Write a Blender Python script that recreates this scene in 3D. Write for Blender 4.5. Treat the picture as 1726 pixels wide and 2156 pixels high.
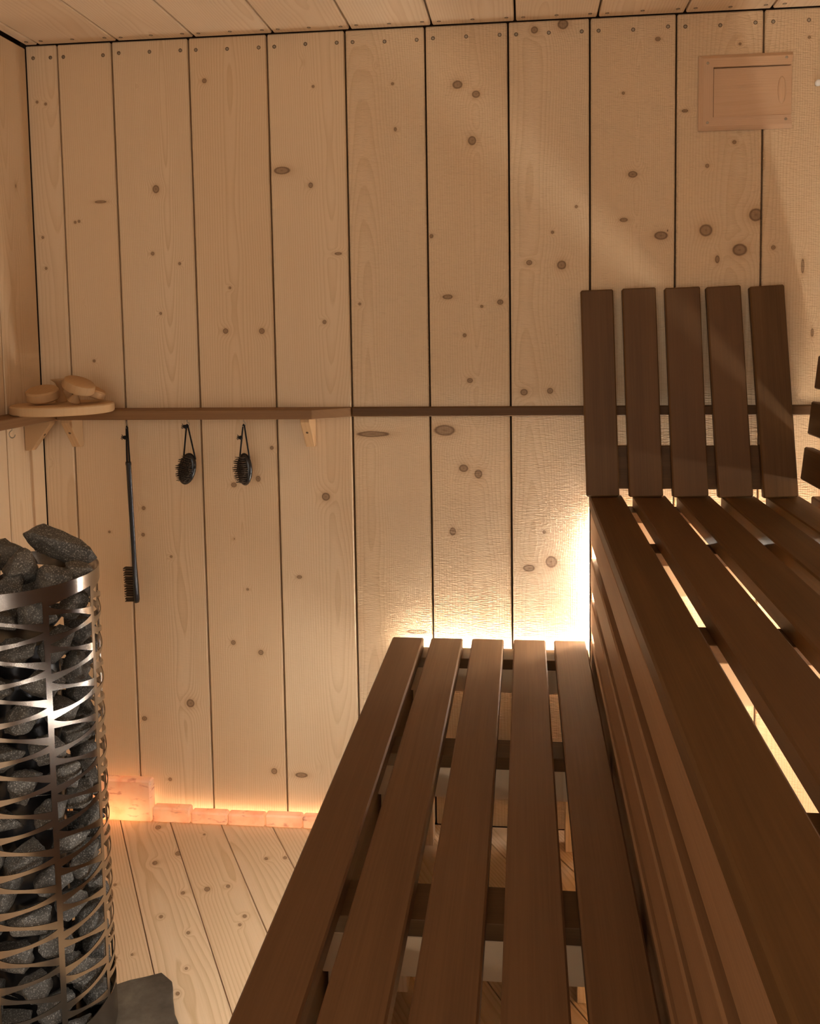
import bpy, bmesh, math, random
from mathutils import Vector, Matrix, noise

for o in list(bpy.data.objects):
    bpy.data.objects.remove(o, do_unlink=True)
scene = bpy.context.scene
COL = scene.collection

# ------------------------------------------------------------------ camera
# X right along the back wall, Y away from the viewer (back wall face at Y=0), Z up
F, CX, CY = 1850.0, 914.257, 832.784
YAW, PITCH, ROLL = [math.radians(a) for a in (5.89, 4.258, -0.802)]
CAM = Vector((0.0, -2.2, 1.292))

def cam_rot():
    B = Matrix(((1, 0, 0), (0, 0, -1), (0, 1, 0)))
    cy, sy, cp, sp = math.cos(YAW), math.sin(YAW), math.cos(PITCH), math.sin(PITCH)
    cr, sr = math.cos(ROLL), math.sin(ROLL)
    Ry = Matrix(((cy, 0, sy), (0, 1, 0), (-sy, 0, cy)))
    Rp = Matrix(((1, 0, 0), (0, cp, -sp), (0, sp, cp)))
    Rr = Matrix(((cr, -sr, 0), (sr, cr, 0), (0, 0, 1)))
    return Rr @ Rp @ Ry @ B
RM = cam_rot()
cam_d = bpy.data.cameras.new('camera')
cam = bpy.data.objects.new('camera', cam_d)
COL.objects.link(cam)
right, down, fwd = RM[0], RM[1], RM[2]
M = Matrix((right, -down, -fwd)).transposed().to_4x4()
M.translation = CAM
cam.matrix_world = M
cam_d.sensor_fit = 'HORIZONTAL'
cam_d.sensor_width = 36.0
cam_d.lens = F / 1726.0 * 36.0
cam_d.shift_x = (863.0 - CX) / 1726.0
cam_d.shift_y = (CY - 1078.0) / 1726.0
cam_d.clip_start = 0.01
scene.camera = cam

def ray(x, y):
    return RM.transposed() @ Vector(((x - CX) / F, (y - CY) / F, 1.0))
def atY(x, y, Y=0.0):
    d = ray(x, y); return CAM + d * ((Y - CAM.y) / d.y)
def atZ(x, y, Z):
    d = ray(x, y); return CAM + d * ((Z - CAM.z) / d.z)

# ------------------------------------------------------------------ light and exposure
world = bpy.data.worlds.new('world'); scene.world = world
world.use_nodes = True
world.node_tree.nodes['Background'].inputs[0].default_value = (1.0, 0.92, 0.82, 1)
world.node_tree.nodes['Background'].inputs[1].default_value = 1.3
vs = scene.view_settings
vs.view_transform = 'Standard'; vs.look = 'None'; vs.gamma = 1.0; vs.use_curve_mapping = False
vs.exposure = 0.72
# luminance of each hidden light strip (W/m2 of diffuser)
P_LOW, P_UP, P_UNDER, P_RIGHT, P_SALT, P_SIDE, P_FLOOR_FILL = 95.0, 90.0, 190.0, 40.0, 15.0, 185.0, 38.0
LED = (1.0, 0.90, 0.76)
LEDW = (1.0, 0.96, 0.91)
XL, XR, YB, ZC = -1.27, 0.80, -2.75, 2.035
# unseen opening behind the viewer, added to let fill light in: portal only guides sampling, gives no light of its own
pd = bpy.data.lights.new('fill_portal', 'AREA'); pd.shape = 'RECTANGLE'; pd.size = 1.67; pd.size_y = 1.95
pd.cycles.is_portal = True
po = bpy.data.objects.new('fill_portal', pd); COL.objects.link(po)
po.location = (-.215, YB - .05, .975); po.rotation_euler = (math.radians(90), 0, 0)

# ------------------------------------------------------------------ node helpers
def lin(r, g, b):
    f = lambda c: (c / 255 / 12.92) if c / 255 <= .04045 else ((c / 255 + .055) / 1.055) ** 2.4
    return (f(r), f(g), f(b), 1)

class NT:
    def __init__(s, name):
        s.m = bpy.data.materials.new(name); s.m.use_nodes = True
        s.t = s.m.node_tree; s.t.nodes.clear()
        s.out = s.t.nodes.new('ShaderNodeOutputMaterial')
    def n(s, kind, **kw):
        nd = s.t.nodes.new('ShaderNode' + kind)
        for k, v in kw.items():
            setattr(nd, k, v)
        return nd
    def put(s, sock, v):
        if isinstance(v, bpy.types.NodeSocket): s.t.links.new(v, sock)
        elif v is not None: sock.default_value = v
    def math(s, op, a, b=None, c=None, clamp=False):
        nd = s.n('Math', operation=op, use_clamp=clamp)
        for i, v in enumerate((a, b, c)): s.put(nd.inputs[i], v) if v is not None else None
        return nd.outputs[0]
    def vmath(s, op, a, b=None):
        nd = s.n('VectorMath', operation=op)
        s.put(nd.inputs[0], a)
        if b is not None: s.put(nd.inputs[1], b)
        return nd.outputs['Value'] if op in ('LENGTH', 'DOT_PRODUCT') else nd.outputs[0]
    def noise(s, vec, scale=1.0, detail=2.0, rough=.5):
        nd = s.n('TexNoise'); s.put(nd.inputs['Vector'], vec)
        nd.inputs['Scale'].default_value = scale; nd.inputs['Detail'].default_value = detail
        nd.inputs['Roughness'].default_value = rough
        return nd.outputs[0]
    def ramp(s, fac, stops, interp='LINEAR'):
        nd = s.n('ValToRGB'); s.put(nd.inputs[0], fac); r = nd.color_ramp; r.interpolation = interp
        while len(r.elements) < len(stops): r.elements.new(.5)
        for e, (p, c) in zip(r.elements, stops):
            e.position = p; e.color = c if len(c) == 4 else (*c, 1)
        return nd.outputs[0]
    def mix(s, fac, a, b, blend='MIX'):
        nd = s.n('Mix', data_type='RGBA', blend_type=blend)
        s.put(nd.inputs[0], fac); s.put(nd.inputs[6], a); s.put(nd.inputs[7], b)
        return nd.outputs[2]
    def bsdf(s, color, rough=.5, metal=0.0, spec=.4, bump=None, bstr=.3, bdist=.001):
        b = s.n('BsdfPrincipled')
        s.put(b.inputs['Base Color'], color); s.put(b.inputs['Roughness'], rough)
        b.inputs['Metallic'].default_value = metal; b.inputs['Specular IOR Level'].default_value = spec
        if bump is not None:
            bn = s.n('Bump'); s.put(bn.inputs['Height'], bump)
            bn.inputs['Strength'].default_value = bstr; bn.inputs['Distance'].default_value = bdist
            s.t.links.new(bn.outputs[0], b.inputs['Normal'])
        s.t.links.new(b.outputs[0], s.out.inputs[0])
        return b

def g(v): return (v, v, v, 1)

def pine(name, light=(.73, .55, .355), late=(.59, .405, .23), knots=(), seed=0.0, x0=None, depth=.05, tilt=.016,
         freq=190.0, contrast=1.0, pins=.8, saw=0.25):
    """Spruce or pine board; local X across, local Z along the grain."""
    s = NT(name)
    tc = s.n('TexCoord').outputs['Object']
    info = s.n('ObjectInfo').outputs['Random']
    off = s.math('MULTIPLY', info, 37.0)
    off = s.math('ADD', off, seed)
    sep = s.n('SeparateXYZ'); s.put(sep.inputs[0], tc)
    x, y, z = sep.outputs
    comb = s.n('CombineXYZ'); s.put(comb.inputs[0], x); s.put(comb.inputs[1], off); s.put(comb.inputs[2], z)
    p = comb.outputs[0]
    # slow wander of the grain
    st = s.vmath('MULTIPLY', p, (5.0, 1.0, 1.3))
    n1 = s.noise(st, 1.0, 2.0)
    n1 = s.math('SUBTRACT', n1, .5)
    st2 = s.vmath('MULTIPLY', p, (26.0, 1.0, 7.0))
    n2 = s.math('SUBTRACT', s.noise(st2, 1.0, 2.0), .5)
    # knots
    dmin = None
    wob = s.math('MULTIPLY', n2, .5)
    for (kx, kz, rx, rz) in knots:
        v = s.vmath('SUBTRACT', p, (kx, 0, kz))
        v = s.vmath('MULTIPLY', v, (1 / rx, 0, 1 / rz))
        d = s.vmath('LENGTH', v)
        dmin = d if dmin is None else s.math('MINIMUM', dmin, d)
    # tiny random pin knots
    pv = s.vmath('MULTIPLY', p, (9.0, 1.0, 5.0))
    vo = s.n('TexVoronoi', feature='F1', voronoi_dimensions='3D'); s.put(vo.inputs['Vector'], pv)
    vo.inputs['Scale'].default_value = 1.0
    sc = s.n('SeparateColor'); s.put(sc.inputs[0], vo.outputs['Color'])
    # radius per cell
    rad = s.math('MULTIPLY', s.math('POWER', sc.outputs[0], 4.0), .085 * pins)
    rad = s.math('ADD', rad, .004)
    dp = s.math('DIVIDE', vo.outputs['Distance'], rad)
    dall = dp if dmin is None else s.math('MINIMUM', dmin, dp)
    dk = s.math('ADD', dall, wob)
    push = s.math('EXPONENT', s.math('MULTIPLY', s.math('POWER', dall, 2.0), -.16))
    # growth rings seen on a flat-sawn face
    xo = x0
    if xo is None:
        xo = s.math('MULTIPLY', s.math('SUBTRACT', s.math('FRACT', s.math('MULTIPLY', off, 7.31)), .5), .16)
        dx = s.math('SUBTRACT', x, xo)
    else:
        dx = s.math('SUBTRACT', x, xo)
    dx = s.math('ADD', dx, s.math('MULTIPLY', n1, .03))
    dz = s.math('ADD', s.math('MULTIPLY', z, tilt), s.math('MULTIPLY', n1, .06))
    if x0 is None:
        tl = s.math('SUBTRACT', s.math('FRACT', s.math('MULTIPLY', off, 3.77)), .5)
        dz = s.math('ADD', s.math('MULTIPLY', z, s.math('MULTIPLY', tl, tilt * 3)), s.math('MULTIPLY', n1, .06))
    dz = s.math('ADD', dz, depth)
    r = s.math('SQRT', s.math('ADD', s.math('MULTIPLY', dx, dx), s.math('MULTIPLY', dz, dz)))
    r = s.math('ADD', r, s.math('MULTIPLY', push, .012))
    r = s.math('ADD', r, s.math('MULTIPLY', n2, .0025))
    ring = s.math('FRACT', s.math('MULTIPLY', r, freq))
    ringm = s.ramp(ring, [(0, g(0)), (.45, g(.12)), (.80, g(.75)), (.90, g(1)), (1.0, g(0))])
    ringm = s.math('MULTIPLY', ringm, .62 * contrast)
    # fine fibres
    fib = s.noise(s.vmath('MULTIPLY', p, (420.0, 1.0, 9.0)), 1.0, 2.0)
    fibm = s.math('MULTIPLY', s.math('SUBTRACT', fib, .5), .5)
    fac = s.math('ADD', ringm, fibm, clamp=True)
    col = s.mix(fac, (*light, 1), (*late, 1))
    # board to board tone
    hue = s.math('FRACT', s.math('MULTIPLY', off, 1.913))
    col = s.mix(s.math('MULTIPLY', hue, .22), col, (.62, .39, .20, 1))
    # soft blotches
    bl = s.noise(s.vmath('MULTIPLY', p, (7.0, 1.0, 2.0)), 1.0, 3.0)
    col = s.mix(s.math('MULTIPLY', s.math('SUBTRACT', bl, .45, clamp=True), .5), col, (.60, .37, .19, 1))
    # knot colours: warm halo, dark rim, brown heart
    halo = s.ramp(s.math('MULTIPLY', dk, .25), [(0, g(1)), (.25, g(.75)), (.5, g(.12)), (.8, g(0))])
    col = s.mix(s.math('MULTIPLY', halo, .45), col, (.40, .20, .075, 1))
    core = s.ramp(dk, [(0, g(.85)), (.3, g(.6)), (.62, g(.62)), (.88, g(1)), (1.0, g(.75))])
    core2 = s.math('MULTIPLY', s.math('SUBTRACT', 1.12, dk, clamp=True), 6.0, clamp=True)
    col = s.mix(s.math('MULTIPLY', s.math('MULTIPLY', core, core2), .82), col, (.115, .05, .018, 1))
    # relief: fibres, late wood ridges and saw marks
    sawn = s.noise(s.vmath('MULTIPLY', p, (60.0, 1.0, 420.0)), 1.0, 2.0)
    b = s.math('ADD', s.math('MULTIPLY', fib, .5), s.math('MULTIPLY', ringm, .6))
    b = s.math('ADD', b, s.math('MULTIPLY', sawn, saw * 2.2))
    b = s.math('SUBTRACT', b, s.math('MULTIPLY', core2, .5))
    s.bsdf(col, .58, 0, .3, b, .35 + saw * .45, .0011)
    return s.m

def thermo(name, a=(.150, .072, .022), b=(.085, .039, .010), gloss=.55):
    """Dark heat-treated bench wood; local Z along the grain."""
    s = NT(name)
    tc = s.n('TexCoord').outputs['Object']
    info = s.n('ObjectInfo').outputs['Random']
    off = s.math('MULTIPLY', info, 53.0)
    sep = s.n('SeparateXYZ'); s.put(sep.inputs[0], tc)
    comb = s.n('CombineXYZ'); s.put(comb.inputs[0], s.math('ADD', sep.outputs[0], sep.outputs[1]))
    s.put(comb.inputs[1], off); s.put(comb.inputs[2], sep.outputs[2])
    p = comb.outputs[0]
    w = s.noise(s.vmath('MULTIPLY', p, (30.0, 1.0, 1.6)), 1.0, 3.0)
    fib = s.noise(s.vmath('MULTIPLY', p, (330.0, 1.0, 5.0)), 1.0, 3.0)
    fac = s.math('ADD', s.math('MULTIPLY', s.math('SUBTRACT', w, .3), 1.2), s.math('MULTIPLY', s.math('SUBTRACT', fib, .5), .9), clamp=True)
    col = s.mix(fac, (*b, 1), (*a, 1))
    hue = s.math('FRACT', s.math('MULTIPLY', off, 1.37))
    col = s.mix(s.math('MULTIPLY', hue, .35), col, (.15, .075, .034, 1))
    s.bsdf(col, gloss, 0, .25, fib, .18, .0006)
    return s.m

def plain(name, col, rough=.5, metal=0.0, spec=.4, nz=0.0, scale=80.0):
    s = NT(name)
    c = (*col, 1)
    tc = s.n('TexCoord').outputs['Object']
    v = s.noise(tc, scale, 3.0)
    dark = tuple(x * (1 - nz) for x in col)
    c = s.mix(v, (*dark, 1), (*[min(1, x * (1 + nz)) for x in col], 1))
    s.bsdf(c, rough, metal, spec)
    return s.m

def emit(name, col, power):
    s = NT(name)
    e = s.n('Emission'); e.inputs[0].default_value = (*col, 1); e.inputs[1].default_value = power
    s.t.links.new(e.outputs[0], s.out.inputs[0])
    return s.m

# ------------------------------------------------------------------ object helpers
def new_obj(name, me, mat=None, parent=None):
    o = bpy.data.objects.new(name, me)
    COL.objects.link(o)
    if mat is not None:
        if not me.materials: me.materials.append(mat)
        elif me.materials[0] != mat:
            o.material_slots[0].link = 'OBJECT'; o.material_slots[0].material = mat
    if parent is not None: o.parent = parent
    return o
def mesh_from(bm, name, smooth=False):
    me = bpy.data.meshes.new(name); bm.to_mesh(me); bm.free()
    if smooth:
        for p in me.polygons: p.use_smooth = True
    return me
def empty(name, loc=(0, 0, 0)):
    o = bpy.data.objects.new(name, None); COL.objects.link(o); o.location = loc; o.empty_display_size = .05
    return o
def tag(o, label, cat=None, group=None, kind=None):
    o['label'] = label
    if cat: o['category'] = cat
    if group: o['group'] = group
    if kind: o['kind'] = kind
    return o
def box_bm(x0, x1, y0, y1, z0, z1, bev=0.0):
    bm = bmesh.new()
    vs_ = [bm.verts.new((x, y, z)) for x in (x0, x1) for y in (y0, y1) for z in (z0, z1)]
    for f in ((0, 1, 3, 2), (4, 6, 7, 5), (0, 4, 5, 1), (2, 3, 7, 6), (0, 2, 6, 4), (1, 5, 7, 3)):
        bm.faces.new([vs_[i] for i in f])
    bmesh.ops.recalc_face_normals(bm, faces=bm.faces)
    if bev: bmesh.ops.bevel(bm, geom=list(bm.edges), offset=bev, segments=1, affect='EDGES', profile=.5)
    return bm
_boxes = {}
def plank_mesh(w, t, L, bev):
    k = (round(w, 4), round(t, 4), round(L, 4), bev)
    if k not in _boxes:
        _boxes[k] = mesh_from(box_bm(-w / 2, w / 2, -t / 2, t / 2, -L / 2, L / 2, bev), 'plank')
    return _boxes[k]
def plank(name, c, w, t, L, zdir, xdir, mat, parent=None, bev=.002):
    """A board centred at c, its length along zdir, its width along xdir."""
    zd = Vector(zdir).normalized(); xd = Vector(xdir).normalized(); yd = zd.cross(xd)
    o = new_obj(name, plank_mesh(w, t, L, bev), None, parent)
    if not o.data.materials: o.data.materials.append(None)
    o.material_slots[0].link = 'OBJECT'; o.material_slots[0].material = mat
    m = Matrix((xd, yd, zd)).transposed().to_4x4(); m.translation = Vector(c)
    if parent is not None: m = Matrix.Translation(parent.location).inverted() @ m
    o.matrix_local = m
    return o
def tube_bm(pts, rad, seg=8, bm=None, cap=True):
    bm = bm or bmesh.new()
    pts = [Vector(p) for p in pts]; rings = []
    rads = rad if isinstance(rad, (list, tuple)) else [rad] * len(pts)
    up = Vector((.3, .2, 1)).normalized()
    for i, p in enumerate(pts):
        d = (pts[min(i + 1, len(pts) - 1)] - pts[max(i - 1, 0)]).normalized()
        a = d.cross(up)
        if a.length < .05: a = d.cross(Vector((1, 0, 0)))
        a.normalize(); b = d.cross(a)
        up = -b if False else up
        rings.append([bm.verts.new(p + (a * math.cos(2 * math.pi * k / seg) + b * math.sin(2 * math.pi * k / seg)) * rads[i]) for k in range(seg)])
    for i in range(len(rings) - 1):
        for k in range(seg):
            bm.faces.new((rings[i][k], rings[i][(k + 1) % seg], rings[i + 1][(k + 1) % seg], rings[i + 1][k]))
    if cap:
        bm.faces.new(rings[0][::-1]); bm.faces.new(rings[-1])
    bmesh.ops.recalc_face_normals(bm, faces=bm.faces)
    return bm
def lathe_bm(prof, seg=40):
    bm = bmesh.new(); rings = []
    for r, z in prof:
        if r < 1e-6: rings.append([bm.verts.new((0, 0, z))])
        else: rings.append([bm.verts.new((r * math.cos(2 * math.pi * k / seg), r * math.sin(2 * math.pi * k / seg), z)) for k in range(seg)])
    for a, b in zip(rings, rings[1:]):
        for k in range(seg):
            k2 = (k + 1) % seg
            if len(a) == 1: bm.faces.new((a[0], b[k], b[k2]))
            elif len(b) == 1: bm.faces.new((a[k], a[k2], b[0]))
            else: bm.faces.new((a[k], a[k2], b[k2], b[k]))
    bmesh.ops.recalc_face_normals(bm, faces=bm.faces)
    return bm
def prism_bm(poly, axis, a0, a1, bev=0.0):
    """poly of 2D points in the plane across axis ('x','y','z'), swept from a0 to a1."""
    bm = bmesh.new()
    def pt(p, a): return {'x': (a, p[0], p[1]), 'y': (p[0], a, p[1]), 'z': (p[0], p[1], a)}[axis]
    A = [bm.verts.new(pt(p, a0)) for p in poly]; B = [bm.verts.new(pt(p, a1)) for p in poly]
    bm.faces.new(A); bm.faces.new(B[::-1])
    n = len(poly)
    for i in range(n): bm.faces.new((A[i], B[i], B[(i + 1) % n], A[(i + 1) % n]))
    bmesh.ops.recalc_face_normals(bm, faces=bm.faces)
    if bev: bmesh.ops.bevel(bm, geom=list(bm.edges), offset=bev, segments=1, affect='EDGES', profile=.5)
    return bm
def shade_auto(me, ang=35):
    for p in me.polygons: p.use_smooth = True
    me.set_sharp_from_angle(angle=math.radians(ang))

# ------------------------------------------------------------------ shared materials
M_PINE = pine('pine_board', seed=3.0)
M_FLOOR = pine('pine_floor_board', light=(.76, .565, .36), late=(.56, .37, .19), seed=11.0, freq=150.0, contrast=1.15, pins=1.7, saw=.05)
M_CEIL = pine('pine_ceiling_board', light=(.83, .66, .47), late=(.70, .51, .32), seed=23.0, freq=170.0, pins=1.0, saw=.1)
M_JOIST = pine('pine_joist', seed=31.0, saw=.1)
M_TH = thermo('heat_treated_wood')
M_TH_LIT = thermo('heat_treated_wood_lit', a=(.205, .106, .046), b=(.125, .062, .025))  # same bench wood, lightened for the light falling on the lower bench
M_RISER_LIT = thermo('heat_treated_wood_riser_lit', a=(.36, .195, .095), b=(.25, .13, .058))  # bench wood lightened further: side light on the riser put into its colour
M_SHELF = thermo('oiled_shelf_wood', a=(.30, .158, .066), b=(.21, .104, .040), gloss=.55)
M_BRACKET = pine('pine_bracket', light=(.50, .31, .155), late=(.42, .245, .11), seed=41.0, pins=.2, saw=.02)
M_TURNED = pine('turned_birch', light=(.54, .35, .18), late=(.47, .29, .14), seed=47.0, freq=120.0, contrast=.5, pins=.05, saw=.0)
M_VENT = pine('alder_vent', light=(.60, .395, .25), late=(.53, .33, .19), seed=53.0, freq=240.0, contrast=.6, pins=.05, saw=.02)
M_DARKGAP = plain('dark_backing', (.05, .028, .014), .9, 0, .1, .3, 20)
M_SCREW = plain('zinc_screw', (.42, .36, .28), .35, .9, .5, .2, 200)
M_SCREWHOLE = plain('screw_recess', (.10, .055, .025), .8)
M_STEEL = plain('stainless_steel', (.33, .29, .25), .20, 1.0, .5, .03, 300)
M_BLACK = plain('black_lacquer', (.012, .011, .011), .25, 0, .5)
M_BRISTLE = plain('dark_bristle', (.075, .052, .034), .6, 0, .3, .5, 400)
M_CORD = plain('black_cord', (.012, .011, .011), .8, 0, .2)
M_ALU = plain('light_channel', (.22, .13, .065), .8, 0, .1)
M_WHITE = plain('white_plastic', (.85, .85, .83), .4)

# ------------------------------------------------------------------ walls, floor, ceiling
T = .022
def struct(name, me, mat, label):
    o = new_obj(name, me, mat); tag(o, label, kind='structure'); return o

wall_back = struct('wall_back', mesh_from(box_bm(XL - .05, XR + .05, T + .004, T + .02, -.04, ZC + .04), 'wall_back'), M_DARKGAP,
                   'back wall of wide upright pine boards with dark joints')
SEAMS = [-1.272, -1.187, -1.0415, -.839, -.636, -.438, -.2385, -.035, .1615, .3655, .5675, .77, .80]
KN = {  # measured knots of each board: pixel x, y, radius across, radius along
 0: [(78, 215, 3, 3), (96, 219, 3, 3), (97, 565, 3, 2), (90, 500, 3, 3)],
 1: [(211, 425, 13, 2), (166, 466, 3, 3), (158, 468, 3, 3), (198, 760, 3, 3), (134, 790, 4, 6), (183, 1190, 4, 2), (230, 1120, 3, 3)],
 2: [(328, 398, 7, 8), (321, 534, 4, 4), (378, 555, 3, 3), (338, 660, 2, 2), (302, 1070, 4, 4), (301, 1126, 4, 4),
     (360, 1172, 3, 3), (401, 1481, 9, 9), (304, 1513, 6, 5), (358, 1641, 4, 4)],
 3: [(430, 170, 5, 5), (475, 697, 6, 6), (551, 697, 6, 6), (484, 606, 2, 2), (492, 1021, 6, 5), (543, 1008, 5, 6), (572, 943, 4, 4),
     (491, 1353, 5, 5), (549, 1374, 6, 6), (577, 1624, 7, 7), (521, 1241, 3, 3)],
 4: [(593, 359, 18, 8), (654, 390, 5, 6), (712, 534, 8, 3), (683, 678, 4, 4), (659, 182, 3, 3), (630, 1215, 6, 4), (686, 1046, 9, 9), (634, 1632, 14, 6)],
 5: [(832, 272, 3, 4), (785, 914, 34, 6), (877, 1330, 22, 5), (826, 176, 3, 3), (757, 640, 3, 3)],
 6: [(963, 178, 11, 9), (1002, 198, 8, 7), (994, 296, 8, 9), (942, 625, 11, 5), (1053, 636, 6, 5), (1014, 645, 3, 3), (989, 801, 6, 5),
     (908, 497, 4, 4), (935, 906, 24, 11), (976, 986, 10, 8), (1007, 998, 8, 9), (953, 1119, 6, 8), (978, 706, 4, 4)],
 7: [(1125, 63, 7, 7), (1185, 51, 11, 10), (1114, 553, 6, 5), (1182, 558, 9, 9), (1103, 826, 8, 7), (1158, 823, 6, 6), (1213, 435, 3, 3),
     (1163, 489, 3, 3), (1160, 1183, 12, 12), (1113, 1196, 12, 7), (1145, 1120, 4, 4)],
 8: [(1332, 367, 9, 6), (1385, 82, 5, 4), (1313, 463, 8, 4), (1391, 496, 13, 8), (1312, 196, 3, 2)],
 9: [(1442, 233, 6, 3), (1489, 349, 4, 4), (1546, 299, 4, 4), (1486, 485, 13, 12), (1557, 526, 14, 12), (1592, 452, 13, 12), (1558, 92, 3, 3)],
 10: [(1628, 521, 4, 4), (1690, 560, 3, 14), (1704, 78, 3, 3), (1710, 700, 3, 9)],
}
X0 = {0: .02, 1: -.11, 2: .03, 3: -.0, 4: .05, 5: -.06, 6: .02, 7: -.05, 8: .01, 9: .03, 10: -.1, 11: 0}
DEP = {2: .03, 3: .012, 6: .03, 8: .02, 9: .05}
screw_head = mesh_from(lathe_bm([(0, .0006), (.0026, .0006), (.0034, 0), (.0034, -.002)], 10), 'screw_head')
screw_ring = mesh_from(lathe_bm([(.0034, .0003), (.0048, .0003), (.0048, -.001)], 10), 'screw_ring')
def screw(x, y, z, normal, parent):
    m = Vector(normal).to_track_quat('Z', 'Y').to_matrix().to_4x4()
    m.translation = Vector((x, y, z))
    o = new_obj('screw', screw_head, M_SCREW, parent); o.matrix_local = parent.matrix_world.inverted() @ m
    r = new_obj('screw_recess', screw_ring, M_SCREWHOLE, parent); r.matrix_local = parent.matrix_world.inverted() @ m
rng = random.Random(4)
for i in range(len(SEAMS) - 1):
    x0, x1 = SEAMS[i], SEAMS[i + 1]
    gap = .0045 if i else .003
    cxm = (x0 + x1) / 2; L = ZC - .0015; cz = L / 2 + .0005
    kn = []
    for (px, py, rx, ry) in KN.get(i, []):
        p = atY(px, py)
        kn.append((p.x - cxm, p.z - cz, max(rx, 3) / 850, max(ry, 3) / 850))
    mat = pine('pine_wall_board', knots=kn, seed=i * 5.37 + 1, x0=X0[i], depth=DEP.get(i, .05), tilt=(.02 if i % 2 else -.018),
               freq=170 + 25 * (i % 3), pins=.55, saw=(1.25 if i in (5, 6, 7, 8, 9, 10) else .3), contrast=(1.25 if i in (2, 3) else .9))
    o = plank('board', (cxm, T / 2 + (rng.uniform(0, .0015) if i else 0), cz), x1 - x0 - gap, T, L, (0, 0, 1), (1, 0, 0), mat, wall_back, .0025)
    bpy.context.view_layer.update()
    if x1 - x0 > .1:
        fr = (.1, .5, .9) if x1 - x0 > .16 else (.12, .85)
    else: fr = (.25, .8) if i == 0 else ()
    for q in fr:
        screw(x0 + (x1 - x0) * q, o.location.y - T / 2, ZC - .031 + rng.uniform(-.002, .002), (0, -1, 0), o)

wall_left = struct('wall_left', mesh_from(box_bm(XL - T - .02, XL - T - .004, YB - .04, .02, -.04, ZC + .04), 'wall_left'), M_DARKGAP,
                   'left wall of upright pine boards beside the stove')
ye = [0, -.165] + [-.165 - .2 * k for k in range(1, 13)] + [YB]
for a, b in zip(ye, ye[1:]):
    plank('board', (XL - T / 2, (a + b) / 2, (ZC - .008) / 2), a - b - .004, T, ZC - .008, (0, 0, 1), (0, -1, 0), M_PINE, wall_left, .0025)
wall_right = struct('wall_right', mesh_from(box_bm(XR + T + .004, XR + T + .02, YB - .04, .02, -.04, ZC + .04), 'wall_right'), M_DARKGAP,
                    'right wall of pine boards behind the upper bench')
for k in range(14):
    a, b = -.2 * k, max(YB, -.2 * (k + 1))
    plank('board', (XR + T / 2, (a + b) / 2, (ZC - .008) / 2), a - b - .004, T, ZC - .008, (0, 0, 1), (0, 1, 0), M_PINE, wall_right, .0025)
DX0, DX1, DZ = -1.05, .62, 1.95          # wide unseen opening added so world light fills the room
bmf = box_bm(XL - .04, DX0, YB - T - .02, YB - T - .004, -.04, ZC + .04)
for q in ((DX1, XR + .04, -.04, ZC + .04), (DX0, DX1, DZ, ZC + .04)):
    b2 = mesh_from(box_bm(q[0], q[1], YB - T - .02, YB - T - .004, q[2], q[3]), 'tmp'); bmf.from_mesh(b2)
wall_front = struct('wall_front', mesh_from(bmf, 'wall_front'), M_DARKGAP, 'pine boarded wall with a wide opening added for fill light at the viewer end')
for a, b, z0, z1 in ((XL, DX0, 0, ZC - .008), (DX1, XR, 0, ZC - .008), (DX0, DX1, DZ, ZC - .008)):
    if b - a > .5: plank('board', ((a + b) / 2, YB - T / 2, (z0 + z1) / 2), z1 - z0, T, b - a - .004, (1, 0, 0), (0, 0, 1), M_PINE, wall_front, .0025)
    else: plank('board', ((a + b) / 2, YB - T / 2, (z0 + z1) / 2), b - a - .004, T, z1 - z0, (0, 0, 1), (-1, 0, 0), M_PINE, wall_front, .0025)

ceiling = struct('ceiling', mesh_from(box_bm(XL - .03, XR + .03, YB - .03, .03, ZC + T + .004, ZC + T + .02), 'ceiling'), M_DARKGAP,
                 'pine board ceiling with boards running away to the back wall')
cs = [XL] + [atY(px, py).x for px, py in ((82, 97), (248, 89), (409.5, 81), (575, 72), (737.6, 61), (908.5, 52), (1084, 41), (1258, 35), (1441, 24), (1624, 14))] + [XR]
for i, (a, b) in enumerate(zip(cs, cs[1:])):
    L = -YB - .004
    o = plank('board', ((a + b) / 2, YB / 2, ZC + T / 2), b - a - .005, T, L, (0, 1, 0), (-1, 0, 0), M_CEIL, ceiling, .0025)
    bpy.context.view_layer.update()
    for q in ((.1, .5, .9) if b - a > .12 else (.5,)):
        screw(a + (b - a) * q, -.028 + rng.uniform(-.003, .003), ZC, (0, 0, -1), o)

floor = struct('floor', mesh_from(box_bm(XL - .03, XR + .03, YB - .03, .03, -T - .02, -T - .004), 'floor'), M_DARKGAP,
               'floor of narrow pale pine boards laid diagonally')
def clip(poly, n, d):
    out = []
    for a, b in zip(poly, poly[1:] + poly[:1]):
        da, db = a.dot(n) - d, b.dot(n) - d
        if da <= 0: out.append(a)
        if (da < 0) != (db < 0) and abs(da - db) > 1e-9: out.append(a + (b - a) * (da / (da - db)))
    return out
ang = math.radians(-58.6)
fd = Vector((math.cos(ang), math.sin(ang))); fn = Vector((-fd.y, fd.x))   # along, across
base = Vector((-1.069, -.064)).dot(fn); W = .1185
FK = [(333, 1742, 9), (375, 1797, 9), (326, 1817, 8), (385, 1880, 6), (339, 1930, 5), (396, 1964, 5), (436, 1872, 9), (480, 1866, 6),
      (515, 1929, 6), (505, 1947, 5), (242, 1863, 5), (278, 2010, 4), (244, 2017, 4), (392, 2039, 4), (374, 2092, 5), (430, 1757, 4), (600, 1806, 6), (560, 1808, 6)]
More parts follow.
